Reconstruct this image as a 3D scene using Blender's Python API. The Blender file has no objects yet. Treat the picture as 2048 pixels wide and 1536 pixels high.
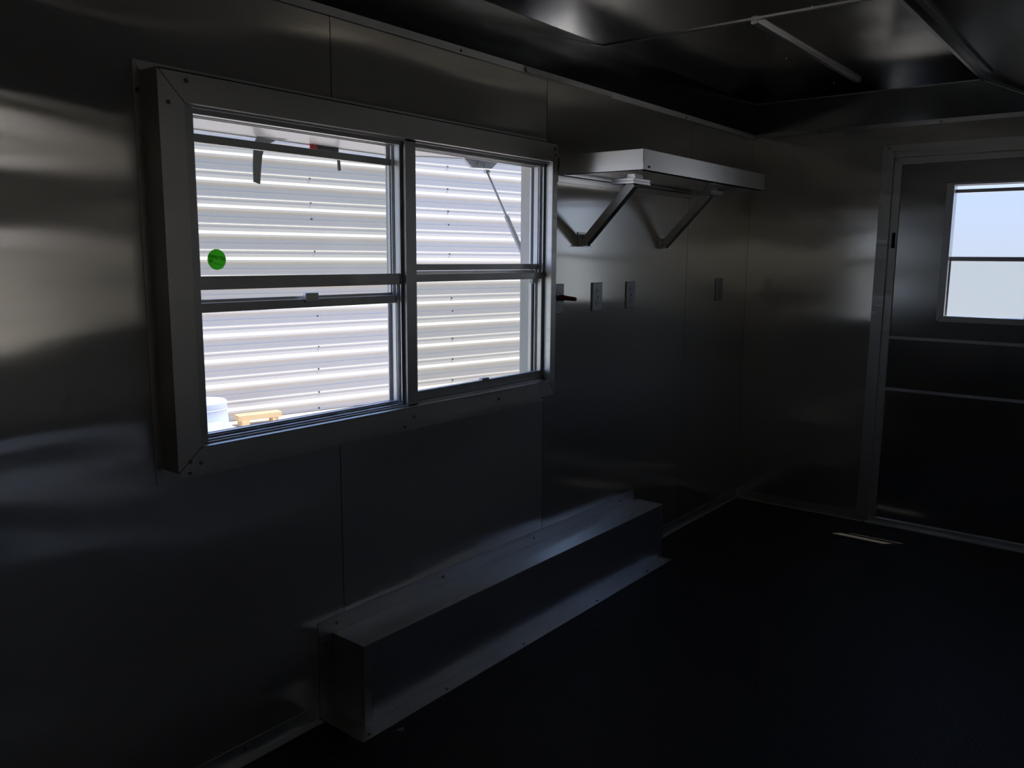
import bpy, bmesh, math, random
from mathutils import Vector, Matrix
random.seed(4)
C = bpy.context.scene.collection
SC = bpy.context.scene

# ------------------------------------------------------------------ camera, sky, sun, exposure
cam_d = bpy.data.cameras.new('camera')
cam = bpy.data.objects.new('camera', cam_d); C.objects.link(cam)
cam_d.sensor_width = 36.0
cam_d.lens = 36.0 * 1651.6 / 2048.0
cam_d.clip_start = 0.05
r_ = Vector((0.78379339, 0.6209778, 0.00738214))
u_ = Vector((-0.09998405, 0.11444925, 0.98838482))
f_ = Vector((-0.61292016, 0.77542758, -0.15179244))
m = Matrix(((r_.x, u_.x, -f_.x), (r_.y, u_.y, -f_.y), (r_.z, u_.z, -f_.z))).to_4x4()
m.translation = Vector((2.0429, 0.0, 1.5))
cam.matrix_world = m
SC.camera = cam

SC.view_settings.view_transform = 'Standard'
SC.view_settings.look = 'None'
SC.view_settings.gamma = 1.0
SC.view_settings.use_curve_mapping = False
SC.view_settings.exposure = 0.52
SC.cycles.max_bounces = 14
SC.cycles.glossy_bounces = 10
SC.cycles.diffuse_bounces = 5
SC.cycles.transparent_max_bounces = 16
SC.cycles.sample_clamp_indirect = 6.0
SC.cycles.blur_glossy = 0.5

w = bpy.data.worlds.new('sky'); SC.world = w
w.use_nodes = True
nt = w.node_tree; nt.nodes.clear()
out = nt.nodes.new('ShaderNodeOutputWorld'); bg = nt.nodes.new('ShaderNodeBackground')
tc = nt.nodes.new('ShaderNodeTexCoord'); sx = nt.nodes.new('ShaderNodeSeparateXYZ')
cr = nt.nodes.new('ShaderNodeValToRGB')
nt.links.new(tc.outputs['Generated'], sx.inputs[0]); nt.links.new(sx.outputs['Z'], cr.inputs[0])
cr.color_ramp.elements[0].position = 0.0; cr.color_ramp.elements[0].color = (0.40, 0.45, 0.56, 1)
cr.color_ramp.elements[1].position = 0.9; cr.color_ramp.elements[1].color = (0.20, 0.38, 0.92, 1)
e2 = cr.color_ramp.elements.new(0.30); e2.color = (0.34, 0.52, 1.0, 1)
nt.links.new(cr.outputs[0], bg.inputs[0]); bg.inputs[1].default_value = 1.25
nt.links.new(bg.outputs[0], out.inputs[0])

sd = bpy.data.lights.new('sun', 'SUN'); sun = bpy.data.objects.new('sun', sd); C.objects.link(sun)
sd.energy = 4.6; sd.angle = 0.01; sd.color = (1.0, 0.92, 0.80)
sun.location = (6, 5, 9)
sun.rotation_euler = Vector((-0.266, -0.2105, -1.0)).to_track_quat('-Z', 'Y').to_euler()

# ------------------------------------------------------------------ materials
MATS = {}
def newmat(name):
    mt = bpy.data.materials.new(name); mt.use_nodes = True
    return mt, mt.node_tree, mt.node_tree.nodes['Principled BSDF']

def metal(name, col=(0.56, 0.57, 0.58), rough=0.3, aniso=0.0, tangent=None, wave=0.0, wsc=(1, 1, 1), dirt=0.0, dsc=(1, 1, 1), soft=0.0, srough=0.55):
    mt, nt, b = newmat(name)
    b.inputs['Metallic'].default_value = 1.0
    b.inputs['Base Color'].default_value = (*col, 1)
    b.inputs['Roughness'].default_value = rough
    if tangent:
        b.inputs['Anisotropic'].default_value = aniso
        cx = nt.nodes.new('ShaderNodeCombineXYZ')
        for i in range(3): cx.inputs[i].default_value = tangent[i]
        nt.links.new(cx.outputs[0], b.inputs['Tangent'])
    tc = nt.nodes.new('ShaderNodeTexCoord')
    if wave:
        mp = nt.nodes.new('ShaderNodeMapping'); mp.inputs['Scale'].default_value = wsc
        nz = nt.nodes.new('ShaderNodeTexNoise'); nz.inputs['Scale'].default_value = 1.0
        nz.inputs['Detail'].default_value = 1.0; nz.inputs['Roughness'].default_value = 0.35
        bp = nt.nodes.new('ShaderNodeBump'); bp.inputs['Strength'].default_value = 1.0
        bp.inputs['Distance'].default_value = wave
        nt.links.new(tc.outputs['Object'], mp.inputs[0]); nt.links.new(mp.outputs[0], nz.inputs['Vector'])
        nt.links.new(nz.outputs['Fac'], bp.inputs['Height']); nt.links.new(bp.outputs[0], b.inputs['Normal'])
    if dirt:
        mp = nt.nodes.new('ShaderNodeMapping'); mp.inputs['Scale'].default_value = dsc
        nz = nt.nodes.new('ShaderNodeTexNoise'); nz.inputs['Scale'].default_value = 1.0; nz.inputs['Detail'].default_value = 4.0
        rmp = nt.nodes.new('ShaderNodeMapRange')
        rmp.inputs['From Min'].default_value = 0.3; rmp.inputs['From Max'].default_value = 0.7
        rmp.inputs['To Min'].default_value = max(0.02, rough - dirt); rmp.inputs['To Max'].default_value = rough + dirt
        nt.links.new(tc.outputs['Object'], mp.inputs[0]); nt.links.new(mp.outputs[0], nz.inputs['Vector'])
        nt.links.new(nz.outputs['Fac'], rmp.inputs['Value']); nt.links.new(rmp.outputs[0], b.inputs['Roughness'])
    if soft:
        o = nt.nodes['Material Output']
        g2 = nt.nodes.new('ShaderNodeBsdfPrincipled'); g2.inputs['Metallic'].default_value = 1.0
        g2.inputs['Base Color'].default_value = (*col, 1); g2.inputs['Roughness'].default_value = srough
        mx = nt.nodes.new('ShaderNodeMixShader'); mx.inputs[0].default_value = soft
        nt.links.new(b.outputs[0], mx.inputs[1]); nt.links.new(g2.outputs[0], mx.inputs[2]); nt.links.new(mx.outputs[0], o.inputs[0])
        for l in b.inputs['Normal'].links: nt.links.new(l.from_socket, g2.inputs['Normal'])
    MATS[name] = mt
    return mt

def plain(name, col, rough=0.6, metallic=0.0, noise=0.0, nsc=20.0, bump=0.0, spec=0.5):
    mt, nt, b = newmat(name)
    b.inputs['Base Color'].default_value = (*col, 1)
    b.inputs['Roughness'].default_value = rough
    b.inputs['Metallic'].default_value = metallic
    b.inputs['Specular IOR Level'].default_value = spec
    if noise or bump:
        tc = nt.nodes.new('ShaderNodeTexCoord')
        nz = nt.nodes.new('ShaderNodeTexNoise'); nz.inputs['Scale'].default_value = nsc; nz.inputs['Detail'].default_value = 5
        nt.links.new(tc.outputs['Object'], nz.inputs['Vector'])
        if noise:
            mx = nt.nodes.new('ShaderNodeMix'); mx.data_type = 'RGBA'
            mx.inputs['A'].default_value = (*[c * (1 - noise) for c in col], 1)
            mx.inputs['B'].default_value = (*[min(1, c * (1 + noise)) for c in col], 1)
            nt.links.new(nz.outputs['Fac'], mx.inputs['Factor']); nt.links.new(mx.outputs['Result'], b.inputs['Base Color'])
        if bump:
            bp = nt.nodes.new('ShaderNodeBump'); bp.inputs['Distance'].default_value = bump
            nt.links.new(nz.outputs['Fac'], bp.inputs['Height']); nt.links.new(bp.outputs[0], b.inputs['Normal'])
    MATS[name] = mt
    return mt

ALU = (0.96, 0.925, 0.85)
m_wall_left = metal('wall_sheet_left', ALU, 0.14, 0.9, (0, 1, 0), wave=0.027, wsc=(1.0, 0.8, 3.1), soft=0.42, srough=0.62)
m_wall_far = metal('wall_sheet_left_far', ALU, 0.15, 0.9, (0, 1, 0), wave=0.006, wsc=(1.0, 1.6, 2.6), soft=0.28, srough=0.6)
m_wall_back = metal('wall_sheet_back', ALU, 0.15, 0.9, (1, 0, 0), wave=0.008, wsc=(1.1, 1.0, 3.0), soft=0.22)
m_wall_side = metal('wall_sheet_side', ALU, 0.10, 0.9, (0, 1, 0), wave=0.012, wsc=(1.0, 0.9, 3.0), soft=0.18, srough=0.4)
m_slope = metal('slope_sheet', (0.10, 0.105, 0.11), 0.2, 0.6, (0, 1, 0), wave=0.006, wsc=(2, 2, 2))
m_ceiling = metal('ceiling_sheet', (0.86, 0.84, 0.80), 0.16, 0.6, (1, 0, 0), wave=0.010, wsc=(1.6, 1.6, 1.0))
m_band_back = metal('band_sheet_back', (0.20, 0.21, 0.22), 0.12, wave=0.010, wsc=(2.0, 2.0, 1.0))  # same band sheet, its dark reflection of the floor put into the colour
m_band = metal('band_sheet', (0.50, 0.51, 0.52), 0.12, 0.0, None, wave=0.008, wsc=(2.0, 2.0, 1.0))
m_trim = metal('trim_aluminium', (0.73, 0.72, 0.69), 0.42, dirt=0.08, dsc=(3, 3, 60))
m_dull = metal('reflection_strip', (0.22, 0.24, 0.24), 0.45)
m_under = metal('shelf_underside', (0.86, 0.86, 0.84), 0.25)
m_unit = metal('window_unit_aluminium', (0.60, 0.60, 0.60), 0.38, dirt=0.06, dsc=(20, 20, 20))
m_box = metal('box_sheet', (0.86, 0.86, 0.87), 0.24, soft=0.3, srough=0.6)
m_shelf = metal('shelf_aluminium', (0.96, 0.95, 0.93), 0.34, 0.85, (0, 0, 1))
m_arm = metal('brace_tube', (0.78, 0.77, 0.75), 0.36)
m_screw = metal('screw_zinc', (0.5, 0.5, 0.5), 0.25)
m_door = metal('door_sheet', (0.50, 0.51, 0.51), 0.16, 0.8, (1, 0, 0), wave=0.006, wsc=(1.2, 1.0, 2.5))
m_dark = plain('dark_gap', (0.012, 0.012, 0.013), 0.7)
m_rubber = plain('gasket', (0.02, 0.02, 0.022), 0.6)
m_plate = plain('outlet_plate', (0.55, 0.55, 0.55), 0.35, metallic=0.5)
m_plug = plain('plug_red_brown', (0.40, 0.09, 0.05), 0.45)
m_white = plain('white_plastic', (0.62, 0.68, 0.78), 0.5)
m_label = plain('white_label', (0.80, 0.82, 0.84), 0.5)
m_wood = plain('pine', (0.72, 0.52, 0.28), 0.7, noise=0.12, nsc=14)
m_ground = plain('concrete_ground', (0.60, 0.54, 0.46), 0.9, noise=0.1, nsc=3)
m_siding = plain('painted_siding', (0.62, 0.58, 0.53), 0.5, noise=0.02, nsc=4)
m_flap = plain('flap_underside', (0.66, 0.65, 0.62), 0.28, noise=0.05, nsc=30)
m_flap_edge = metal('flap_edge', (0.75, 0.76, 0.78), 0.3)
m_strap = plain('grey_strap', (0.20, 0.21, 0.20), 0.5)
m_red = plain('red_tab', (0.55, 0.05, 0.04), 0.5)
m_black = plain('black_latch', (0.05, 0.05, 0.05), 0.5)
m_rod = metal('strut_rod', (0.45, 0.43, 0.40), 0.3)
m_green = plain('green_sticker', (0.10, 0.36, 0.06), 0.6)
m_green_text = plain('sticker_print', (0.01, 0.08, 0.01), 0.6)
m_scrap = plain('scrap_white', (0.5, 0.5, 0.5), 0.8)

# the sticker is paper: daylight comes through it
def translucent(mt, col, f=0.75):
    nt = mt.node_tree; b = nt.nodes['Principled BSDF']; o = nt.nodes['Material Output']
    tr = nt.nodes.new('ShaderNodeBsdfTranslucent'); tr.inputs[0].default_value = (*col, 1)
    mx = nt.nodes.new('ShaderNodeMixShader'); mx.inputs[0].default_value = f
    nt.links.new(b.outputs[0], mx.inputs[1]); nt.links.new(tr.outputs[0], mx.inputs[2]); nt.links.new(mx.outputs[0], o.inputs[0])
translucent(m_green, (0.24, 0.72, 0.14)); translucent(m_green_text, (0.0, 0.10, 0.0))

def glassy(name, tint, refl=0.05, screen=0.0, scol=(0.3, 0.3, 0.28), cell=0.0):
    mt, nt, b = newmat(name); nt.nodes.remove(b)
    o = nt.nodes['Material Output']
    tr = nt.nodes.new('ShaderNodeBsdfTransparent'); tr.inputs[0].default_value = (*tint, 1)
    gl = nt.nodes.new('ShaderNodeBsdfGlossy'); gl.inputs['Roughness'].default_value = 0.02
    fr = nt.nodes.new('ShaderNodeFresnel'); fr.inputs[0].default_value = 1.45
    mx = nt.nodes.new('ShaderNodeMixShader')
    ge = nt.nodes.new('ShaderNodeNewGeometry'); mu = nt.nodes.new('ShaderNodeMath'); mu.operation = 'SUBTRACT'; mu.use_clamp = True
    nt.links.new(fr.outputs[0], mu.inputs[0]); nt.links.new(ge.outputs['Backfacing'], mu.inputs[1])
    nt.links.new(mu.outputs[0], mx.inputs[0]); nt.links.new(tr.outputs[0], mx.inputs[1]); nt.links.new(gl.outputs[0], mx.inputs[2])
    last = mx
    if screen:
        df = nt.nodes.new('ShaderNodeBsdfDiffuse'); df.inputs[0].default_value = (*scol, 1)
        m2 = nt.nodes.new('ShaderNodeMixShader'); m2.inputs[0].default_value = screen
        nt.links.new(tr.outputs[0], m2.inputs[1]); nt.links.new(df.outputs[0], m2.inputs[2]); last = m2
    nt.links.new(last.outputs[0], o.inputs[0])
    MATS[name] = mt
    return mt
m_glass = glassy('window_glass', (0.96, 0.97, 0.96))
m_screen = glassy('insect_screen', (0.97, 0.97, 0.93), screen=0.09, scol=(0.5, 0.5, 0.46))

# dark rubber floor with small raised studs
mt, nt, b = newmat('rubber_floor'); m_floor = mt
b.inputs['Base Color'].default_value = (0.040, 0.037, 0.038, 1); b.inputs['Roughness'].default_value = 0.5
b.inputs['Specular IOR Level'].default_value = 0.25
tc = nt.nodes.new('ShaderNodeTexCoord'); vo = nt.nodes.new('ShaderNodeTexVoronoi')
vo.inputs['Scale'].default_value = 62.0; vo.inputs['Randomness'].default_value = 0.0
mr = nt.nodes.new('ShaderNodeMapRange'); mr.interpolation_type = 'SMOOTHSTEP'
mr.inputs['From Min'].default_value = 0.25; mr.inputs['From Max'].default_value = 0.38
mr.inputs['To Min'].default_value = 1.0; mr.inputs['To Max'].default_value = 0.0
bp = nt.nodes.new('ShaderNodeBump'); bp.inputs['Distance'].default_value = 0.0012
nt.links.new(tc.outputs['Object'], vo.inputs['Vector']); nt.links.new(vo.outputs['Distance'], mr.inputs['Value'])
nt.links.new(mr.outputs[0], bp.inputs['Height']); nt.links.new(bp.outputs[0], b.inputs['Normal'])

# ------------------------------------------------------------------ mesh helpers
class MB:
    def __init__(s, fm=None): s.bm = bmesh.new(); s.f = fm or (lambda p: p)
    def hexa(s, pts):                     # 8 points: bottom ring 0-3, top ring 4-7
        v = [s.bm.verts.new(s.f(p)) for p in pts]
        for q in ((0,1,2,3), (4,5,6,7), (0,1,5,4), (1,2,6,5), (2,3,7,6), (3,0,4,7)):
            s.bm.faces.new([v[i] for i in q])
        return s
    def box(s, a, b):
        x0,y0,z0 = a; x1,y1,z1 = b
        return s.hexa([(x0,y0,z0),(x1,y0,z0),(x1,y1,z0),(x0,y1,z0),(x0,y0,z1),(x1,y0,z1),(x1,y1,z1),(x0,y1,z1)])
    def prism(s, poly, w0, w1, ax=2):     # polygon extruded along axis ax
        def mk(p, w):
            l = list(p); l.insert(ax, w); return tuple(l)
        a = [s.bm.verts.new(s.f(mk(p, w0))) for p in poly]; b = [s.bm.verts.new(s.f(mk(p, w1))) for p in poly]
        s.bm.faces.new(a); s.bm.faces.new(b)
        n = len(poly)
        for i in range(n): s.bm.faces.new([a[i], a[(i+1)%n], b[(i+1)%n], b[i]])
        return s
    def tube(s, p, q, r0, r1=None, n=14):
        r1 = r0 if r1 is None else r1
        p = Vector(p); q = Vector(q); d = (q-p).normalized()
        a = d.orthogonal().normalized(); b = d.cross(a)
        A = []; B = []
        for i in range(n):
            t = 2*math.pi*i/n; o = a*math.cos(t)+b*math.sin(t)
            A.append(s.bm.verts.new(s.f(tuple(p+o*r0)))); B.append(s.bm.verts.new(s.f(tuple(q+o*r1))))
        s.bm.faces.new(A); s.bm.faces.new(B)
        for i in range(n): s.bm.faces.new([A[i], A[(i+1)%n], B[(i+1)%n], B[i]])
        return s
    def beam(s, p, q, wd, ht, up=(0,0,1)):
        p = Vector(p); q = Vector(q); d = (q-p).normalized(); up = Vector(up)
        a = d.cross(up).normalized()*wd/2; b = a.cross(d).normalized()*ht/2
        return s.hexa([tuple(p-a-b),tuple(p+a-b),tuple(p+a+b),tuple(p-a+b),tuple(q-a-b),tuple(q+a-b),tuple(q+a+b),tuple(q-a+b)])
    def lathe(s, prof, c, n=40):          # prof: (r, z) list, axis z through c
        rings = []
        for r, z in prof:
            rings.append([s.bm.verts.new(s.f((c[0]+r*math.cos(2*math.pi*i/n), c[1]+r*math.sin(2*math.pi*i/n), c[2]+z))) for i in range(n)])
        for k in range(len(rings)-1):
            for i in range(n): s.bm.faces.new([rings[k][i], rings[k][(i+1)%n], rings[k+1][(i+1)%n], rings[k+1][i]])
        s.bm.faces.new(rings[0]); s.bm.faces.new(rings[-1])
        return s
    def build(s, name, mat, parent=None, bevel=0.0, smooth=False, label=None):
        bmesh.ops.recalc_face_normals(s.bm, faces=s.bm.faces)
        me = bpy.data.meshes.new(name); s.bm.to_mesh(me); s.bm.free()
        o = bpy.data.objects.new(name, me); C.objects.link(o)
        me.materials.append(mat)
        if smooth:
            for p in me.polygons: p.use_smooth = True
            try: me.set_sharp_from_angle(angle=math.radians(40))
            except Exception: pass
        if bevel:
            bv = o.modifiers.new('bevel', 'BEVEL'); bv.width = bevel; bv.segments = 2; bv.limit_method = 'ANGLE'
        if parent is not None:
            o.parent = parent
            o.matrix_parent_inverse = Matrix.Translation(-parent.location)
        if label: o['label'] = label
        return o

def struct(o): o['kind'] = 'structure'; return o
def thing(name, label, cat, loc=(0, 0, 0), group=None):
    o = bpy.data.objects.new(name, None); C.objects.link(o); o.location = loc
    o.empty_display_size = 0.05
    o['label'] = label; o['category'] = cat
    if group: o['group'] = group
    return o
def sempty(name, loc):
    o = bpy.data.objects.new(name, None); C.objects.link(o); o.location = loc; o.empty_display_size = 0.05
    return struct(o)
def tag(o, label, cat, group=None):
    o['label'] = label; o['category'] = cat
    if group: o['group'] = group
    return o

D = 4.893; H = 2.40; ZB = 2.226; W = 2.55; Y0 = -2.3
L = lambda p: (p[2], p[0], p[1])          # (u, v, w) on the left wall  -> world
K = lambda p: (p[0], D - p[2], p[1])      # (u, v, w) on the back wall  -> world

def side(mb, o, i, which, w0, w1, g=0.0008):
    """one mitred side of a rectangular frame; o / i = outer / inner (u0,u1,v0,v1)"""
    ou0,ou1,ov0,ov1 = o; iu0,iu1,iv0,iv1 = i
    q = {'left': [(ou0,ov0+g),(iu0,iv0+g),(iu0,iv1-g),(ou0,ov1-g)],
         'right': [(ou1,ov0+g),(ou1,ov1-g),(iu1,iv1-g),(iu1,iv0+g)],
         'top': [(ou0+g,ov1),(iu0+g,iv1),(iu1-g,iv1),(ou1-g,ov1)],
         'bottom': [(ou0+g,ov0),(ou1-g,ov0),(iu1-g,iv0),(iu0+g,iv0)]}[which]
    mb.prism(q, w0, w1, 2)
def ring(fm, o, i, w0, w1):
    mb = MB(fm)
    for s in ('left', 'right', 'top', 'bottom'): side(mb, o, i, s, w0, w1, 0.0)
    return mb
def screw(fm, u, v, w, parent, r=0.0045):
    mb = MB(fm)
    mb.tube((u, v, w - 0.0005), (u, v, w + 0.0012), r*1.5, r*1.5, 12).tube((u, v, w + 0.0012), (u, v, w + 0.0045), r, r*0.8, 6)
    return mb.build('screw', m_screw, parent)

# ------------------------------------------------------------------ room shell
floor = struct(MB().box((-0.10, Y0-0.1, -0.08), (W+0.1, D+0.10, 0.0)).build('floor', m_floor))

# left wall: dark core with the window opening and sheets separated by fine seams
WO = (1.150, 2.745, 0.985, 1.885)         # opening u0,u1,v0,v1
def wall_with_hole(fm, u0, u1, v0, v1, hole, w0, w1):
    mb = MB(fm); a, b, c, d = hole
    mb.box((u0, v0, w0), (a, v1, w1)); mb.box((b, v0, w0), (u1, v1, w1))
    mb.box((a, v0, w0), (b, c, w1)); mb.box((a, d, w0), (b, v1, w1))
    return mb
wall_left = struct(wall_with_hole(L, Y0, D+0.1, 0.0, 2.46, WO, -0.075, -0.003).build('wall_left', m_dark))
seams = [Y0, -1.962, -0.743, 0.476, 1.695, 2.800, 4.085, D]
def sheet(fm, u0, u1, v0, v1, hole, mat, parent, w0=-0.003, w1=0.0):
    """one sheet, cut round the hole, built as a single slab"""
    mb = MB(fm)
    if hole and u1 > hole[0] and u0 < hole[1]:
        a = max(hole[0], u0); b = min(hole[1], u1)
        if a > u0: mb.box((u0, v0, w0), (a, v1, w1))
        if b < u1: mb.box((b, v0, w0), (u1, v1, w1))
        mb.box((a, v0, w0), (b, hole[2], w1)); mb.box((a, hole[3], w0), (b, v1, w1))
    else: mb.box((u0, v0, w0), (u1, v1, w1))
    return mb.build('wall_sheet', mat, parent)
for a, b in zip(seams[:-1], seams[1:]):
    sheet(L, a+0.0016, b-0.0016, 0.0, H, WO, m_wall_left if a < 2.5 else m_wall_far, wall_left)

# back wall with the door opening
DO = (0.800, 1.760, 0.0, 2.045)
wall_back = struct(wall_with_hole(K, 0.0, W, -0.05, 2.46, (DO[0], DO[1], -0.05, DO[3]), -0.09, -0.003).build('wall_back', m_dark))
sheet(K, 0.0012, DO[0]-0.001, 0.0, DO[3], None, m_wall_back, wall_back)
sheet(K, 0.0012, W, DO[3], H, None, m_wall_back, wall_back)
sheet(K, DO[1], W, 0.0, DO[3], None, m_wall_back, wall_back)

RW = lambda p: (W - p[2], p[0], p[1])
wall_right = struct(MB(RW).box((Y0, -0.05, -0.08), (D, 2.46, -0.003)).build('wall_right', m_dark))
for a, b in zip(seams[:-1], seams[1:]): sheet(RW, a+0.0012, b-0.0012, 0.0, H, None, m_wall_side, wall_right)
# unseen boxed wheel well on the right wall, inferred from its reflected edges
rb = MB().box((W-0.30, 1.45, 0.0), (W-0.002, 3.75, 0.277)).build('wheel_box_right', m_box); struct(rb)
rb = MB().box((W-0.0035, 1.40, 0.277), (W-0.001, 3.80, 0.335)).box((W-0.36, 1.39, 0.0), (W-0.30, 3.81, 0.0028)).build('flange', m_trim, rb)
FW = lambda p: (p[0], Y0 + p[2], p[1])
wall_front = struct(MB(FW).box((0, 0, -0.08), (W, 2.46, -0.003)).build('wall_front', m_dark))
sheet(FW, 0.0, 1.2, 0.0, H, None, m_wall_back, wall_front); sheet(FW, 1.2024, W, 0.0, H, None, m_wall_back, wall_front)

# ceiling: flat sheets, a seam strip, then the sloping boxed section on the right
ceiling = struct(MB().box((-0.075, Y0-0.08, H+0.003), (W+0.08, D+0.09, H+0.06)).build('ceiling', m_dark))
for a, b in ((Y0, -0.50), (-0.498, 0.72), (0.722, 1.938), (1.940, 3.158), (3.160, D)):
    MB().box((0.0, a, H), (1.207, b-0.001, H+0.003)).build('ceiling_sheet', m_ceiling, ceiling)
slope = MB()
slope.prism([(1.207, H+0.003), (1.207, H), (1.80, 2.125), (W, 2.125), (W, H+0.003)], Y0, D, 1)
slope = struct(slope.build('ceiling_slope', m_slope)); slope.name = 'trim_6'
struct(MB().prism([(1.207, H-0.003), (1.80, 2.122), (1.80, 2.116), (1.207, H-0.009)], D-0.030, D-0.026, 1).build('trim_5', m_trim))
cs = struct(MB().box((0.0, 3.150, H-0.004), (1.20, 3.172, H)).build('trim_7', m_trim))
for x in (0.12, 0.569, 0.923): screw(lambda p: (p[0], p[1], H-0.004-p[2]), x, 3.161, 0, cs)
ce = MB().box((1.193, Y0, H-0.003), (1.209, D-0.01, H))
ce = struct(ce.build('trim_8', m_trim))
cb = struct(MB().box((0.03, D-0.036, H-0.003), (1.20, D-0.031, H)).build('trim_9', m_trim))
sc_h = lambda p: (p[0], p[1], H - p[2])
for x, y in ((0.576, 3.84), (0.576, 4.514), (0.888, 4.481)): screw(sc_h, x, y, 0.0, ceiling)

# wide bands at the top of the walls with a small lip lapped over the sheets
band_l = struct(MB(L).prism([(ZB, 0.0), (ZB, 0.008), (H, 0.034), (H, 0.0)], Y0, D-0.002, 0).build('trim_1', m_band, bevel=0.0015))
for ya, yb, kick in ((Y0, 2.64, 0.006), (2.64, 3.28, 0.020), (3.28, D-0.008, 0.006)):
    MB(L).prism([(ZB+0.004, 0.008), (ZB+0.004, 0.0105), (ZB-0.020, kick), (ZB-0.020, kick-0.002), (ZB-0.002, 0.006)], ya, yb, 0).build('lip', m_trim, band_l)
for y in (-0.5, 0.3, 1.02, 1.52, 2.27, 2.68, 3.28, 4.0): screw(L, y, ZB-0.009, 0.007, band_l, 0.005)
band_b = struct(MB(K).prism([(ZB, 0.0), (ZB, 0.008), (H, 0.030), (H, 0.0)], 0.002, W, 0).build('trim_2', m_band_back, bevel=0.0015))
lp = MB(K).prism([(ZB+0.004, 0.008), (ZB+0.004, 0.0105), (ZB-0.018, 0.006), (ZB-0.018, 0.0005), (ZB-0.004, 0.0005)], 0.0, W, 0)
lp.build('lip', m_trim, band_b)
for x in (0.40, 1.02, 1.6): screw(K, x, ZB-0.008, 0.007, band_b, 0.005)

# floor angles
def angle_strip(name, fm, u0, u1, a, b):
    return struct(MB(fm).prism([(0.0, 0.0), (a, 0.0), (a, 0.002), (0.0, 0.002)] if False else [(0.0, 0.0), (0.0, b), (0.0025, b), (0.003, 0.003), (a, 0.0025), (a, 0.0)], u0, u1, 0).build(name, m_trim))
Lf = lambda p: (p[1], p[0], p[2])
angle_strip('baseboard_left', Lf, Y0, 1.578, 0.030, 0.052)
o = angle_strip('baseboard_left', Lf, 3.640, D-0.004, 0.022, 0.052)
for y in (1.3, 0.6): screw(L, y, 0.035, 0.003, bpy.data.objects['baseboard_left'], 0.004)
Kf = lambda p: (p[0], D-p[1], p[2])
angle_strip('baseboard_back', Kf, 0.004, 0.775, 0.018, 0.052)

# ------------------------------------------------------------------ serving window
win = sempty('window_1', (0, 1.95, 1.43))
FO = (1.076, 2.800, 0.899, 1.972); BO = (1.095, 2.766, 0.938, 1.948); BI = (1.163, 2.732, 0.999, 1.874)
for s in ('left', 'right', 'top', 'bottom'):
    mb = MB(L)
    side(mb, FO, BO, s, 0.0, 0.003)
    side(mb, BO, (BO[0]+0.003, BO[1]-0.003, BO[2]+0.003, BO[3]-0.003), s, 0.0, 0.078)
    side(mb, BO, BI, s, 0.078, 0.081)
    side(mb, (BI[0]-0.012, BI[1]+0.012, BI[2]-0.012, BI[3]+0.012), BI, s, 0.060, 0.0775)
    mb.build('frame_trim', m_trim, win)
# dark mitre seams and the shadow line along the top piece
for (u0_, v0_), (u1_, v1_) in (((BO[0], BO[3]), (BI[0], BI[3])), ((BO[1], BO[3]), (BI[1], BI[3])), ((BO[0], BO[2]), (BI[0], BI[2])), ((BO[1], BO[2]), (BI[1], BI[2]))):
    MB(L).beam((u0_, v0_, 0.0808), (u1_, v1_, 0.0808), 0.0018, 0.0010, (0, 0, 1)).build('mitre_seam', m_dark, win)
MB(L).box((BO[0]+0.002, BO[3]-0.0035, 0.0805), (BO[1]-0.002, BO[3]-0.0005, 0.0815)).build('shadow_line', m_dark, win)
MB(L).box((BI[0]-0.0015, BI[2], 0.0770), (BI[0]+0.0005, BI[3], 0.0800)).build('inner_seam', m_dark, win)
MB(L).box((BI[0], BI[2]-0.004, 0.0800), (2.70, BI[2], 0.0835)).build('bottom_bead', m_unit, win)
for u, v in ((1.170, 1.926), (1.120, 1.868), (1.128, 0.965), (1.158, 0.957), (2.745, 1.925), (2.752, 1.90), (1.95, 0.965), (2.4, 0.965)): screw(L, u, v, 0.081, win, 0.004)
for u, v in ((1.086, 1.90), (1.086, 0.945), (1.17, 0.915), (2.79, 0.915), (1.98, 0.915)): screw(L, u, v, 0.003, win, 0.0045)

# the aluminium unit set into the trim
ub = ring(L, (1.150, 2.745, 0.985, 1.885), (1.196, 2.733, 1.004, 1.868), -0.035, 0.060)
ub.build('unit_frame', m_unit, win, bevel=0.001)
rv = ring(L, (1.150, 2.745, 0.985, 1.885), (1.168, 2.7335, 0.997, 1.876), -0.078, -0.0355).build('outer_reveal', m_flap, win)
# jamb tracks
mb = MB(L)
for w in (-0.02, 0.004, 0.022, 0.042):
    mb.box((2.722, 1.004, w), (2.733, 1.868, w+0.003))
    mb.box((1.196, 1.004, w), (1.204, 1.868, w+0.003))
    mb.box((1.930, 1.004, w), (1.9415, 1.868, w+0.003))
    mb.box((1.99, 1.004, w), (1.999, 1.868, w+0.003))
mb.build('jamb_track', m_unit, win)
MB(L).box((1.942, 0.985, -0.035), (1.990, 1.885, 0.060)).build('mullion', m_unit, win, bevel=0.0015)
# sloped sill and header channel
mb = MB(L)
for a, b in ((1.196, 1.942), (1.990, 2.733)):
    mb.prism([(1.004, 0.050), (1.008, 0.050), (1.002, -0.035), (0.997, -0.035)], a, b, 0)
    for w in (-0.018, 0.006, 0.026): mb.box((a, 1.000, w), (b, 1.012, w+0.0025))
    for w in (-0.018, 0.006, 0.026, 0.044): mb.box((a, 1.856, w), (b, 1.868, w+0.0025))
mb.build('sill_track', m_unit, win)

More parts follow.
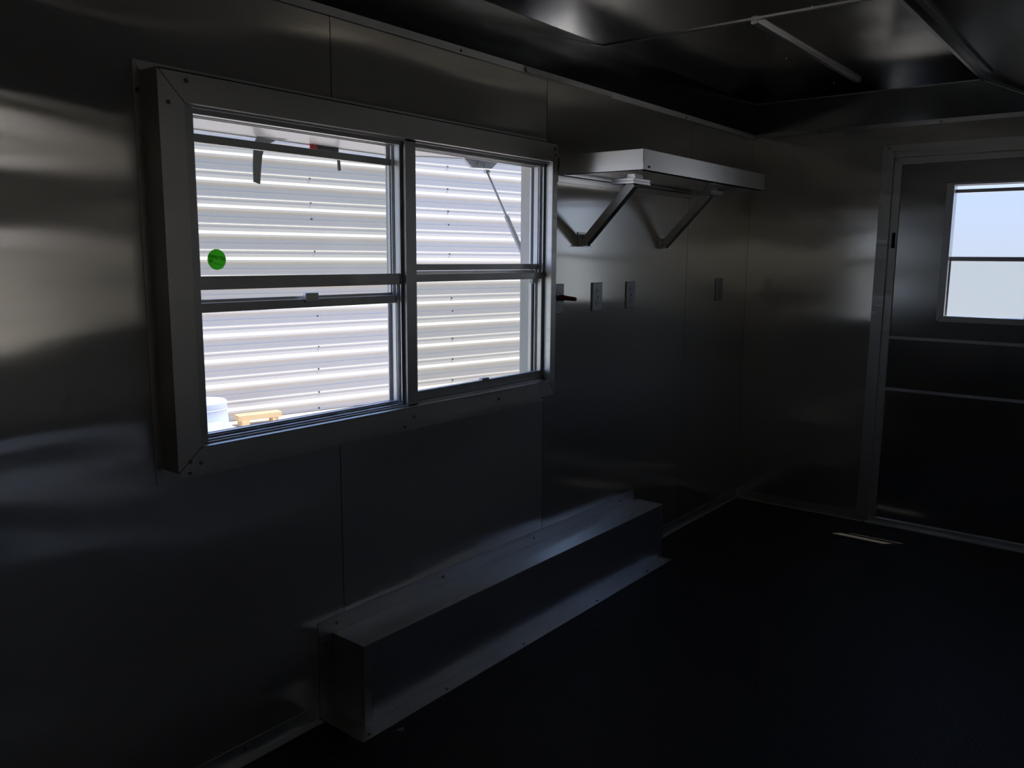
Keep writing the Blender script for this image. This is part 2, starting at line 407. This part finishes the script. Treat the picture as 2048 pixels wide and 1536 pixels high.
def sash(u0, u1, v0, v1, w0, w1, b, mat=None, tb=None, bb=None):
    """a sash frame as one mesh, with its pane"""
    tb = b if tb is None else tb; bb = b if bb is None else bb
    s = ring(L, (u0, u1, v0, v1), (u0+b, u1-b, v0+bb, v1-tb), w0, w1).build('sash_frame', m_unit, win, bevel=0.0015)
    p = MB(L).box((u0+b-0.002, v0+bb-0.002, (w0+w1)/2-0.002), (u1-b+0.002, v1-tb+0.002, (w0+w1)/2+0.001)).build('pane', mat or m_glass, s)
    return s
# left light: fixed upper sash, lowered lower sash, screen behind the upper half
sash(1.199, 1.940, 1.408, 1.866, 0.024, 0.042, 0.010, tb=0.010, bb=0.036)
lo = sash(1.204, 1.938, 1.006, 1.372, 0.006, 0.022, 0.010, tb=0.026, bb=0.010)
scf = ring(L, (1.206, 1.936, 1.360, 1.815), (1.212, 1.930, 1.380, 1.793), -0.016, -0.002).build('screen_frame', m_unit, win, bevel=0.001)
MB(L).box((1.210, 1.378, -0.010), (1.932, 1.796, -0.009)).build('insect_screen', m_screen, scf)
lt = MB(L).box((1.556, 1.362, 0.012), (1.604, 1.390, 0.028)).build('latch', m_arm, lo, bevel=0.002, label='dark rubber pull latch')
# right light: meeting rails at mid height and screen in the lower half
sash(1.993, 2.728, 1.452, 1.866, -0.002, 0.020, 0.008, tb=0.008, bb=0.022)
lo2 = sash(1.993, 2.730, 1.008, 1.440, 0.024, 0.044, 0.012, tb=0.026, bb=0.032)
sc2 = ring(L, (2.000, 2.726, 1.012, 1.450), (2.008, 2.716, 1.030, 1.436), -0.020, -0.006).build('screen_frame', m_unit, win, bevel=0.001)
MB(L).box((2.006, 1.028, -0.013), (2.718, 1.438, -0.012)).build('insect_screen', m_screen, sc2)
MB(L).box((2.345, 1.035, 0.030), (2.385, 1.048, 0.048)).build('latch', m_unit, lo2, bevel=0.002)
MB(L).box((2.69, 1.395, 0.0), (2.712, 1.435, 0.02)).build('tilt_latch', m_flap, lo2, bevel=0.003)

# sticker on the upper left pane
st = thing('sticker', 'round green inspection sticker stuck on the lower left of the upper window pane', 'sticker', (0.036, 1.262, 1.488))
mb = MB(); n = 48; cy, cz, rr = 1.262, 1.488, 0.0275
v0 = [mb.bm.verts.new((0.0345, cy+rr*math.cos(2*math.pi*i/n), cz+rr*math.sin(2*math.pi*i/n))) for i in range(n)]
v1 = [mb.bm.verts.new((0.0349, cy+rr*math.cos(2*math.pi*i/n), cz+rr*math.sin(2*math.pi*i/n))) for i in range(n)]
mb.bm.faces.new(v0); mb.bm.faces.new(v1)
for i in range(n): mb.bm.faces.new([v0[i], v0[(i+1)%n], v1[(i+1)%n], v1[i]])
mb.build('disc', m_green, st)
def text_mesh(body, size, loc, mat, parent, rot=0.0, name='printed_text'):
    cu = bpy.data.curves.new('txt', 'FONT'); cu.body = body; cu.size = 1.0; cu.extrude = 0.01; cu.offset = 0.012
    t = bpy.data.objects.new('txt', cu); C.objects.link(t)
    dg = bpy.context.evaluated_depsgraph_get(); dg.update()
    me = bpy.data.meshes.new_from_object(t.evaluated_get(dg))
    bpy.data.objects.remove(t)
    o = bpy.data.objects.new(name, me); C.objects.link(o); me.materials.clear(); me.materials.append(mat)
    M = Matrix(((0,0,1,0),(1,0,0,0),(0,1,0,0),(0,0,0,1)))
    xs = [v.co.x for v in me.vertices]; ys = [v.co.y for v in me.vertices]
    for v in me.vertices:
        v.co.x = (v.co.x - min(xs)) * size[0] / (max(xs) - min(xs)); v.co.y = (v.co.y - min(ys)) * size[1] / (max(ys) - min(ys))
    me.transform(Matrix.Translation(loc) @ M @ Matrix.Rotation(rot, 4, "Z") @ Matrix.Diagonal((1, 1, 0.01, 1)))
    o.parent = parent; o.matrix_parent_inverse = Matrix.Translation(-parent.location)
    return o
text_mesh('INSPECTED', (0.0500, 0.0088), (0.0352, cy-0.0245, cz+0.0055), m_green_text, st, -0.18)
text_mesh('BY', (0.0110, 0.0088), (0.0352, cy-0.0225, cz-0.0075), m_green_text, st, -0.18)
MB().hexa([(0.0350, cy-0.010, cz-0.0105), (0.0353, cy-0.010, cz-0.0105), (0.0353, cy+0.017, cz-0.0155), (0.0350, cy+0.017, cz-0.0155), (0.0350, cy-0.010, cz-0.0095), (0.0353, cy-0.010, cz-0.0095), (0.0353, cy+0.017, cz-0.0145), (0.0350, cy+0.017, cz-0.0145)]).build('signature_line', m_green_text, st)

# ------------------------------------------------------------------ fold-down shelf on the left wall
sh = thing('wall_shelf', 'bright aluminium fold-out shelf on two diagonal braces beyond the serving window', 'shelf', (0.0, 3.49, 1.84))
SY0, SY1, SX, SZ0, SZ1 = 2.885, 4.110, 0.400, 1.840, 1.918
mb = MB()
mb.box((0.004, SY0+0.003, SZ1-0.004), (SX-0.003, SY1-0.003, SZ1-0.001))
mb.build('top_sheet', m_shelf, sh)
mb = MB()
for a, b in (((0.004, SY0, SZ0), (SX, SY0+0.003, SZ1)), ((0.004, SY1-0.003, SZ0), (SX, SY1, SZ1)), ((SX-0.003, SY0+0.003, SZ0), (SX, SY1-0.003, SZ1))): mb.box(a, b)
mb.build('rim', m_shelf, sh, bevel=0.001)
mb = MB()
mb.box((0.004, SY0-0.0015, SZ0), (SX+0.0015, SY0, SZ0+0.027)); mb.box((SX, SY0, SZ0), (SX+0.0015, SY1, SZ0+0.027))
mb.box((0.004, SY0+0.003, SZ0), (SX-0.003, SY0+0.030, SZ0+0.002)); mb.box((SX-0.030, SY0+0.030, SZ0), (SX-0.003, SY1-0.003, SZ0+0.002))
mb.build('edge_angle', m_shelf, sh)
mb = MB().box((0.010, SY0+0.004, SZ0+0.010), (SX-0.004, SY1-0.004, SZ0+0.013))
mb.build('underside_sheet', m_under, sh)
mb = MB().box((0.0005, SY0-0.005, SZ0-0.028), (0.004, SY1, SZ0+0.012)).box((0.004, SY0-0.005, SZ0-0.003), (0.030, SY1, SZ0))
mb.build('wall_ledger', m_shelf, sh)
for by in (3.065, 3.785):
    b0 = Vector((0.030, by, 1.572)); b1 = Vector((0.262, by-0.005, 1.808))
    br = MB().beam(b0, b1, 0.036, 0.036, (0, 1, 0)).build('brace', m_arm, sh, bevel=0.0015, label='dark square diagonal brace')
    ft = MB().box((0.0005, by-0.030, 1.548), (0.004, by+0.032, 1.610)).box((0.004, by-0.034, 1.548), (0.034, by+0.050, 1.551))
    ft.box((0.004, by+0.014, 1.551), (0.040, by+0.0165, 1.600)).box((0.004, by-0.0165, 1.551), (0.040, by-0.014, 1.600))
    ft.build('foot_bracket', m_arm, br)
    for z in (1.565, 1.588): MB().tube((0.022, by-0.0215, z), (0.022, by-0.014, z), 0.005, 0.004, 8).build('bolt', m_screw, br)
    cy_ = by - 0.075
    cl = MB()
    for z in (1.800, 1.8115): cl.box((0.195, cy_, z), (0.300, cy_+0.012, z+0.0095)).box((0.288, cy_+0.012, z), (0.300, cy_+0.135, z+0.0095))
    cl.box((0.200, cy_+0.002, 1.8095), (0.298, cy_+0.010, 1.8115)).box((0.290, cy_+0.010, 1.8095), (0.298, cy_+0.133, 1.8115))
    cl.prism([(0.245, 1.821), (0.292, 1.821), (0.284, 1.8405), (0.253, 1.8405)], cy_+0.030, cy_+0.095, 1)
    cl.build('hinge_clamp', m_shelf, br, bevel=0.0008)
MB().tube((0.402, SY0+0.045, SZ0+0.012), (0.405, SY0+0.045, SZ0+0.012), 0.004, 0.004, 10).build('screw', m_screw, sh)

# ------------------------------------------------------------------ outlets on the left wall
def outlet(name, u, label, cat='outlet', plug=False):
    t = thing(name, label, cat, (0.0, u, 1.325))
    pl = MB(L).box((u-0.041, 1.262, 0.0005), (u+0.041, 1.389, 0.007)).build('cover_plate', m_plate, t, bevel=0.002)
    r = [MB(L).tube((u, 1.3255+dz, 0.007), (u, 1.3255+dz, 0.0085), 0.0165, 0.0160, 24).build('receptacle', m_plate, t) for dz in (-0.026, 0.026)]
    for dz in (-0.026, 0.026):
        for du in (-0.006, 0.006): MB(L).box((u+du-0.001, 1.3255+dz-0.004, 0.0083), (u+du+0.001, 1.3255+dz+0.005, 0.0089)).build('slot', m_dark, r[0 if dz < 0 else 1])
    screw(L, u, 1.3255, 0.007, t, 0.003)
    return t
outlet('wall_outlet', 2.890, 'grey wall outlet plate half hidden behind the window frame, a plug in it')
outlet('wall_outlet', 3.199, 'grey outlet plate below the near shelf brace, next right of the plugged one')
outlet('wall_outlet', 3.497, 'grey outlet plate on the wall between the two shelf braces')
outlet('wall_outlet', 4.500, 'bronze-lit outlet plate alone on the last wall sheet by the corner')
pg = thing('plug', 'red-brown plug sticking out of the outlet beside the serving window frame', 'plug', (0.009, 2.905, 1.330))
MB(L).tube((2.905, 1.330, 0.009), (2.905, 1.330, 0.030), 0.0135, 0.012, 18).tube((2.905, 1.330, 0.030), (2.905, 1.327, 0.082), 0.0105, 0.0085, 18).build('body', m_plug, pg, smooth=True)
MB(L).tube((2.905, 1.327, 0.082), (2.905, 1.327, 0.088), 0.0085, 0.0055, 18).build('tip', m_plug, pg, smooth=True)

# ------------------------------------------------------------------ boxed wheel well along the left wall
bx = thing('wheel_well_box', 'long low sheet-metal wheel box on the floor under the serving window', 'box', (0.0, 2.63, 0.0))
X1, YA, YB, ZT = 0.153, 1.642, 3.621, 0.277
MB().box((0.003, YA, ZT-0.003), (X1, YB, ZT)).build('top_panel', m_box, bx, bevel=0.0008)
MB().box((X1-0.003, YA+0.001, 0.003), (X1, YB-0.001, ZT-0.003)).build('front_panel', m_box, bx)
MB().box((0.003, YA, 0.003), (X1-0.003, YA+0.003, ZT-0.003)).build('end_panel', m_box, bx)
MB().box((0.003, YB-0.003, 0.003), (X1-0.003, YB, ZT-0.003)).build('end_panel', m_box, bx)
fl = MB().prism([(X1, YA-0.064), (X1+0.062, YA-0.064), (X1+0.062, YB), (X1, YB)], 0.0, 0.0028, 2)
fl.build('floor_flange', m_trim, bx)
MB().prism([(0.001, YA-0.058), (0.001, YA), (X1, YA), (X1, YA-0.062)], 0.0, 0.0024, 2).build('floor_flange', m_trim, bx)
MB().box((0.0005, YA-0.058, ZT), (0.003, YB-0.030, ZT+0.056)).build('wall_flange', m_trim, bx)
MB().box((0.0005, YA-0.058, 0.003), (0.003, YA-0.001, ZT-0.001)).build('wall_flange', m_trim, bx)
mb = MB(); mb.box((X1, YA-0.002, 0.003), (X1+0.0018, YA+0.030, ZT)).box((X1-0.014, YA-0.002, 0.003), (X1, YA, ZT))
mb.build('corner_angle', m_trim, bx)
mb = MB(); mb.box((X1, YB-0.028, 0.003), (X1+0.0018, YB, ZT+0.001)).box((0.02, YB-0.004, ZT), (X1+0.001, YB, ZT+0.002))
mb.build('corner_angle', m_trim, bx)
for y in (1.66, 2.17, 2.74, 3.45): screw(L, y, ZT+0.030, 0.003, bx, 0.004)
for v in (0.06, 0.25): screw(L, YA-0.030, v, 0.003, bx, 0.004)
up = lambda p: (p[0], p[1], p[2])
for y in (1.62, 1.98, 2.42, 2.95, 3.40): screw(up, X1+0.045, y, 0.0028, bx, 0.004)

# ------------------------------------------------------------------ ceiling batten, and a strip standing in for a reflection
b1 = MB().prism([(0.686, H-0.004), (0.686, H-0.020), (0.690, H-0.020), (0.690, H-0.008), (0.711, H-0.008), (0.711, H-0.012), (0.716, H-0.012), (0.716, H-0.004)], 3.175, 4.500, 1)
bt = MB().prism([(0.686, H), (0.686, H-0.012), (0.692, H-0.014), (0.710, H-0.014), (0.716, H-0.012), (0.716, H)], 3.172, 4.500, 1)
b1.bm.free()
tag(bt.build('ceiling_strip', m_trim, bevel=0.001), 'pale aluminium batten running along the flat ceiling from its seam strip', 'batten')
sn = Vector((0.593, 0, -0.275)).normalized(); nn = Vector((sn.z, 0, -sn.x))
def onslope(s, d): p = Vector((1.207, 0, H)) + sn*s + nn*d; return (p.x, p.z)
bt = MB().prism([onslope(0.085, 0.0), onslope(0.085, 0.010), onslope(0.122, 0.010), onslope(0.122, 0.0)], 1.9, 4.42, 1)  # solid strip added where a reflection runs along the slope
tag(bt.build('ceiling_strip', m_dull, bevel=0.001), 'dark strip standing in for a reflection on the sloping ceiling section at top right', 'batten')

# ------------------------------------------------------------------ door in the back wall
dr = sempty('door_1', (1.28, D, 0))
# trim round the opening: flange on the wall and inner return
mb = MB(K)
mb.prism([(0.742, 0.0), (0.797, 0.0), (0.797, 2.083), (0.755, 2.113), (0.742, 2.113)], 0.0, 0.003, 2)
mb.build('frame_trim', m_trim, dr)
MB(K).box((0.797, 0.0, -0.040), (0.802, 2.075, 0.006)).build('frame_trim', m_trim, dr)
mb = MB(K); mb.prism([(0.757, 2.113), (0.799, 2.083), (1.80, 2.083), (1.80, 2.113)], 0.0, 0.003, 2)
mb.box((0.803, 2.050, -0.04), (1.80, 2.082, 0.005))
mb.build('frame_trim', m_trim, dr)
mb = MB(K).prism([(0.796, 0.0), (0.8425, 0.0), (0.8425, 2.012), (0.796, 2.045)], -0.085, -0.010, 2); mb.build('jamb', m_trim, dr)
mb = MB(K).prism([(0.797, 2.047), (0.843, 2.0125), (1.762, 2.0125), (1.762, 2.047)], -0.085, -0.010, 2); mb.build('jamb', m_trim, dr)
for v in (1.79, 1.21, 1.99): screw(K, 0.757, v, 0.003, dr, 0.005)
screw(K, 0.775, 2.098, 0.003, dr, 0.004)
MB(K).box((0.818, 1.565, -0.0105), (0.836, 1.648, -0.0085)).build('strike_plate', m_rubber, dr, label='dark strike plate')
# leaf with window opening
DW = (1.075, 1.520, 1.175, 1.905)
leaf = wall_with_hole(K, 0.842, 1.755, 0.035, 2.014, (DW[0]+0.02, DW[1]-0.02, DW[2]+0.02, DW[3]-0.02), -0.060, -0.022).build('door_leaf', m_door, dr)
MB(K).box((0.842, 1.066, -0.022), (1.755, 1.082, -0.012)).build('cross_rail', m_trim, dr, bevel=0.001)
MB(K).box((0.842, 0.776, -0.022), (1.755, 0.792, -0.012)).build('cross_rail', m_trim, dr, bevel=0.001)
MB(K).box((0.842, 0.793, -0.022), (1.385, 1.065, -0.019)).build('reflection_panel', m_door, dr)  # thin plate added to mark the edge of a reflection in the door
MB(K).box((0.795, 0.0, -0.06), (1.80, 0.034, -0.006)).build('threshold', m_trim, dr, bevel=0.002)
MB(K).box((0.790, 0.0, -0.006), (1.80, 0.006, 0.022)).build('threshold', m_trim, dr)
# the door's own window
dwf = ring(K, DW, (1.112, 1.478, 1.208, 1.888), -0.024, 0.012).build('window_frame', m_unit, dr, bevel=0.002)
ring(K, (1.095, 1.500, 1.195, 1.893), (1.112, 1.478, 1.208, 1.888), -0.065, -0.024).build('window_frame', m_unit, dr)
MB(K).box((1.112, 1.497, -0.045), (1.478, 1.520, -0.020)).build('meeting_rail', m_unit, dwf, bevel=0.001)
MB(K).box((1.112, 1.850, -0.050), (1.478, 1.868, -0.032)).build('sash_rail', m_unit, dwf, bevel=0.001)
MB(K).box((1.112, 1.522, -0.050), (1.478, 1.848, -0.047)).build('pane', m_glass, dwf)
MB(K).box((1.112, 1.208, -0.034), (1.478, 1.497, -0.033)).build('insect_screen', m_screen, dwf)
MB(K).box((1.112, 1.208, -0.034), (1.119, 1.497, -0.026)).build('screen_rail', m_unit, dwf)

# ------------------------------------------------------------------ outside: ground, siding building, flap, strut, odds and ends
GZ = -0.47
struct(MB().box((-14, -6, GZ-0.1), (12, 24, GZ)).build('ground', m_ground))
P0 = Vector((-6.669, 5.280, 0)); dv = Vector((math.sin(math.radians(11.4)), math.cos(math.radians(11.4)), 0)); nv = Vector((dv.y, -dv.x, 0))
bd = thing('metal_building', 'long building clad in pale horizontal ribbed metal siding outside the window', 'building', (-6.67, 5.28, GZ))
prof = []
pz = 0.298; z0 = -0.085
k = -2
zt = []
zz = z0 - pz*2
while zz < 3.2:
    # major rib (its upper slope faces the sky), then two minor ribs
    for dz, dd in ((0.0, 0.0), (0.016, 0.032), (0.040, 0.032), (0.074, 0.0), (0.135, 0.0), (0.139, 0.006), (0.151, 0.006), (0.158, 0.0), (0.216, 0.0), (0.220, 0.006), (0.232, 0.006), (0.239, 0.0)):
        prof.append((zz+dz, dd))
    zz += pz
prof = [p for p in prof if p[0] > GZ]
mb = MB()
A = []
for s in (-9.0, 9.5):
    ringv = []
    for z, d in prof:
        p = P0 + dv*s + nv*d; ringv.append(mb.bm.verts.new((p.x, p.y, z)))
    A.append(ringv)
for i in range(len(prof)-1): mb.bm.faces.new([A[0][i], A[1][i], A[1][i+1], A[0][i+1]])
# back and top to give the skin its body
B = []
for s in (-9.0, 9.5):
    p = P0 + dv*s - nv*0.12; B.append((mb.bm.verts.new((p.x, p.y, prof[0][0])), mb.bm.verts.new((p.x, p.y, prof[-1][0]))))
mb.bm.faces.new([B[0][0], B[1][0], B[1][1], B[0][1]])
mb.bm.faces.new([A[0][-1], A[1][-1], B[1][1], B[0][1]])
mb.bm.faces.new([A[0][0], A[1][0], B[1][0], B[0][0]])
mb.bm.faces.new(A[0] + [B[0][1], B[0][0]]); mb.bm.faces.new(A[1] + [B[1][1], B[1][0]])
mb.build('siding', m_siding, bd)
for col in ([(-6.397,6.626,2.439),(-6.396,6.63,2.144),(-6.395,6.637,1.95),(-6.391,6.658,1.761),(-6.389,6.664,1.552),(-6.386,6.68,0.745),(-6.386,6.681,0.561),(-6.386,6.682,0.357),(-6.387,6.673,0.069),(-6.388,6.671,-0.229),(-6.389,6.665,-0.437)],
            [(-5.983,8.674,2.737),(-5.983,8.673,2.432),(-5.982,8.68,2.125),(-5.981,8.687,1.94),(-5.979,8.695,1.739),(-5.978,8.702,1.538),(-5.971,8.733,0.918),(-5.968,8.75,0.733),(-5.97,8.74,0.533),(-5.968,8.748,0.338),(-5.968,8.747,0.042),(-5.969,8.746,-0.265)]):
    for q in col:
        p = Vector(q); MB().tube(p - nv*0.004, p + nv*0.010, 0.012, 0.010, 8).build('screw', m_black, bd)

fp = thing('awning_flap', 'pale concession flap propped open above the outside of the serving window', 'awning', (-0.09, 2.2, 1.95))
FX = -0.62
FE = [(1.05, 1.921), (2.55, 1.921), (2.75, 1.940), (3.38, 1.975)]
def flap_strip(x0, x1, z0, z1, dz0, dz1):
    mb = MB(); rows = []
    for y, z in FE:
        rows.append([mb.bm.verts.new(p) for p in ((x0, y, z0 if z0 else z+dz0), (x1, y, z+dz0), (x1, y, z+dz1), (x0, y, z1 if z1 else z+dz1))])
    for i in range(len(rows)-1):
        for k in range(4): mb.bm.faces.new([rows[i][k], rows[i][(k+1)%4], rows[i+1][(k+1)%4], rows[i+1][k]])
    mb.bm.faces.new(rows[0]); mb.bm.faces.new(rows[-1])
    return mb
flap_strip(-0.112, FX, 1.930, 1.958, 0.004, 0.034).build('panel', m_flap, fp)
flap_strip(FX+0.002, FX-0.004, 0, 0, 0.0, 0.038).build('edge_channel', m_flap_edge, fp)
MB().prism([(2.955, 1.968), (3.245, 1.976), (3.175, 1.925), (3.03, 1.918)], FX+0.002, FX+0.018, 0).build('strut_bracket', m_white, fp)
for y in (3.07, 3.12): MB().tube((FX+0.018, y, 1.938), (FX+0.026, y, 1.938), 0.006, 0.005, 10).build('bolt', m_screw, fp)
gs = thing('gas_strut', 'thin gas strut slanting down from the flap bracket outside the right pane', 'strut', (-0.1, 2.865, 1.38))
pa = Vector((-0.596, 3.13, 1.908)); pb = Vector((-0.10, 2.875, 1.385)); pm = pa.lerp(pb, 0.43)
MB().tube(pa, pm, 0.0055, 0.0055).build('rod', m_rod, gs, smooth=True)
MB().tube(pm, pb, 0.0115, 0.0115).build('cylinder', m_rod, gs, smooth=True)
MB().tube(pa + Vector((0,-0.014,0)), pa + Vector((0,0.014,0)), 0.009).build('ball_joint', m_screw, gs)
# strap with a bend, hanging from the flap edge
sp = thing('latch_strap', 'grey strap hanging from the flap edge outside the left pane', 'strap', (FX, 1.87, 1.93))
mb = MB(); path = [(FX+0.05, 1.900, 1.930, 0.060), (FX+0.02, 1.886, 1.925, 0.040), (FX-0.002, 1.872, 1.905, 0.023), (FX-0.006, 1.865, 1.870, 0.019), (FX-0.004, 1.858, 1.82, 0.017), (FX, 1.852, 1.765, 0.014)]
fr = []; bk = []
for x, y, z, hw in path:
    fr.append((mb.bm.verts.new((x, y-hw, z)), mb.bm.verts.new((x, y+hw, z-0.006)))); bk.append((mb.bm.verts.new((x-0.003, y-hw, z)), mb.bm.verts.new((x-0.003, y+hw, z-0.006))))
for i in range(len(path)-1):
    mb.bm.faces.new([fr[i][0], fr[i][1], fr[i+1][1], fr[i+1][0]]); mb.bm.faces.new([bk[i][0], bk[i][1], bk[i+1][1], bk[i+1][0]])
    mb.bm.faces.new([fr[i][0], fr[i+1][0], bk[i+1][0], bk[i][0]]); mb.bm.faces.new([fr[i][1], fr[i+1][1], bk[i+1][1], bk[i][1]])
mb.bm.faces.new([fr[0][0], fr[0][1], bk[0][1], bk[0][0]]); mb.bm.faces.new([fr[-1][0], fr[-1][1], bk[-1][1], bk[-1][0]])
mb.build('strap', m_strap, sp)
lk = thing('flap_latch', 'dark latch with a red tab on the flap edge outside the left pane', 'latch', (FX, 2.16, 1.93))
MB().box((FX-0.012, 2.122, 1.905), (FX+0.010, 2.232, 1.945)).build('body', m_black, lk, bevel=0.003)
MB().box((FX+0.010, 2.086, 1.900), (FX+0.016, 2.122, 1.943)).build('tab', m_red, lk, bevel=0.003, label='red tab')
MB().tube((FX+0.0125, 2.104, 1.925), (FX+0.019, 2.104, 1.925), 0.004).build('rivet', m_screw, lk)
MB().beam((FX, 2.236, 1.905), (FX, 2.240, 1.838), 0.006, 0.012, (1, 0, 0)).build('hook', m_black, lk)

tb = thing('white_tub', 'upturned white plastic tub standing outside below the left window pane', 'tub', (-4.24, 3.83, GZ))
MB().lathe([(0.235, 0.0), (0.232, 0.02), (0.190, 0.62), (0.184, 0.68), (0.186, 0.685), (0.186, 0.745), (0.175, 0.757), (0.05, 0.760)], (-4.25, 3.77, GZ), 48).build('body', m_white, tb, smooth=True)
mb = MB().lathe([(0.1855, 0.684), (0.1875, 0.686), (0.1875, 0.690), (0.1855, 0.692)], (-4.25, 3.77, GZ), 48); mb.build('rim', m_label, tb, smooth=True)

# label patch following the tub's side
mb = MB(); g = []
for i in range(9):
    t = math.radians(-62 + i*9)
    col = []
    for z in (0.44, 0.60):
        rr_ = 0.235 - (0.235-0.190)*(z-0.02)/0.60 + 0.0035
        col.append(mb.bm.verts.new((-4.25+rr_*math.cos(t), 3.77+rr_*math.sin(t), GZ+z)))
    g.append(col)
for i in range(8): mb.bm.faces.new([g[i][0], g[i+1][0], g[i+1][1], g[i][1]])
lb_ = mb.build('label', m_label, tb, label='plain white label patch')
sol = lb_.modifiers.new('thick', 'SOLIDIFY'); sol.thickness = 0.001
lm = thing('lumber', 'short pine timber lying across a small block outside by the white tub', 'lumber', (-6.3, 5.85, GZ))
la = Vector((-6.33, 5.42, -0.375)); lb = Vector((-6.21, 5.93, -0.375))
MB().beam(la, lb, 0.15, 0.062).build('timber', m_wood, lm, bevel=0.003)
bk2 = thing('wood_block', 'small wood block under the near end of the pine timber', 'block', (-6.28, 5.48, GZ))
MB().box((-6.33, 5.43, GZ), (-6.23, 5.53, -0.406)).build('block', m_wood, bk2, bevel=0.003)
bk3 = MB().box((-6.24, 5.80, GZ), (-6.16, 5.88, -0.406)).build('wood_block', m_wood, bevel=0.003)
tag(bk3, 'small wood block under the far end of the pine timber', 'block')

# crumbs on the floor
s1 = MB().prism([(0.245, 1.690), (0.256, 1.695), (0.262, 1.710), (0.252, 1.716), (0.248, 1.704)], 0.0, 0.004, 2).build('paper_scrap', m_scrap)
tag(s1, 'tiny white scrap on the dark floor in front of the wheel box', 'scrap')
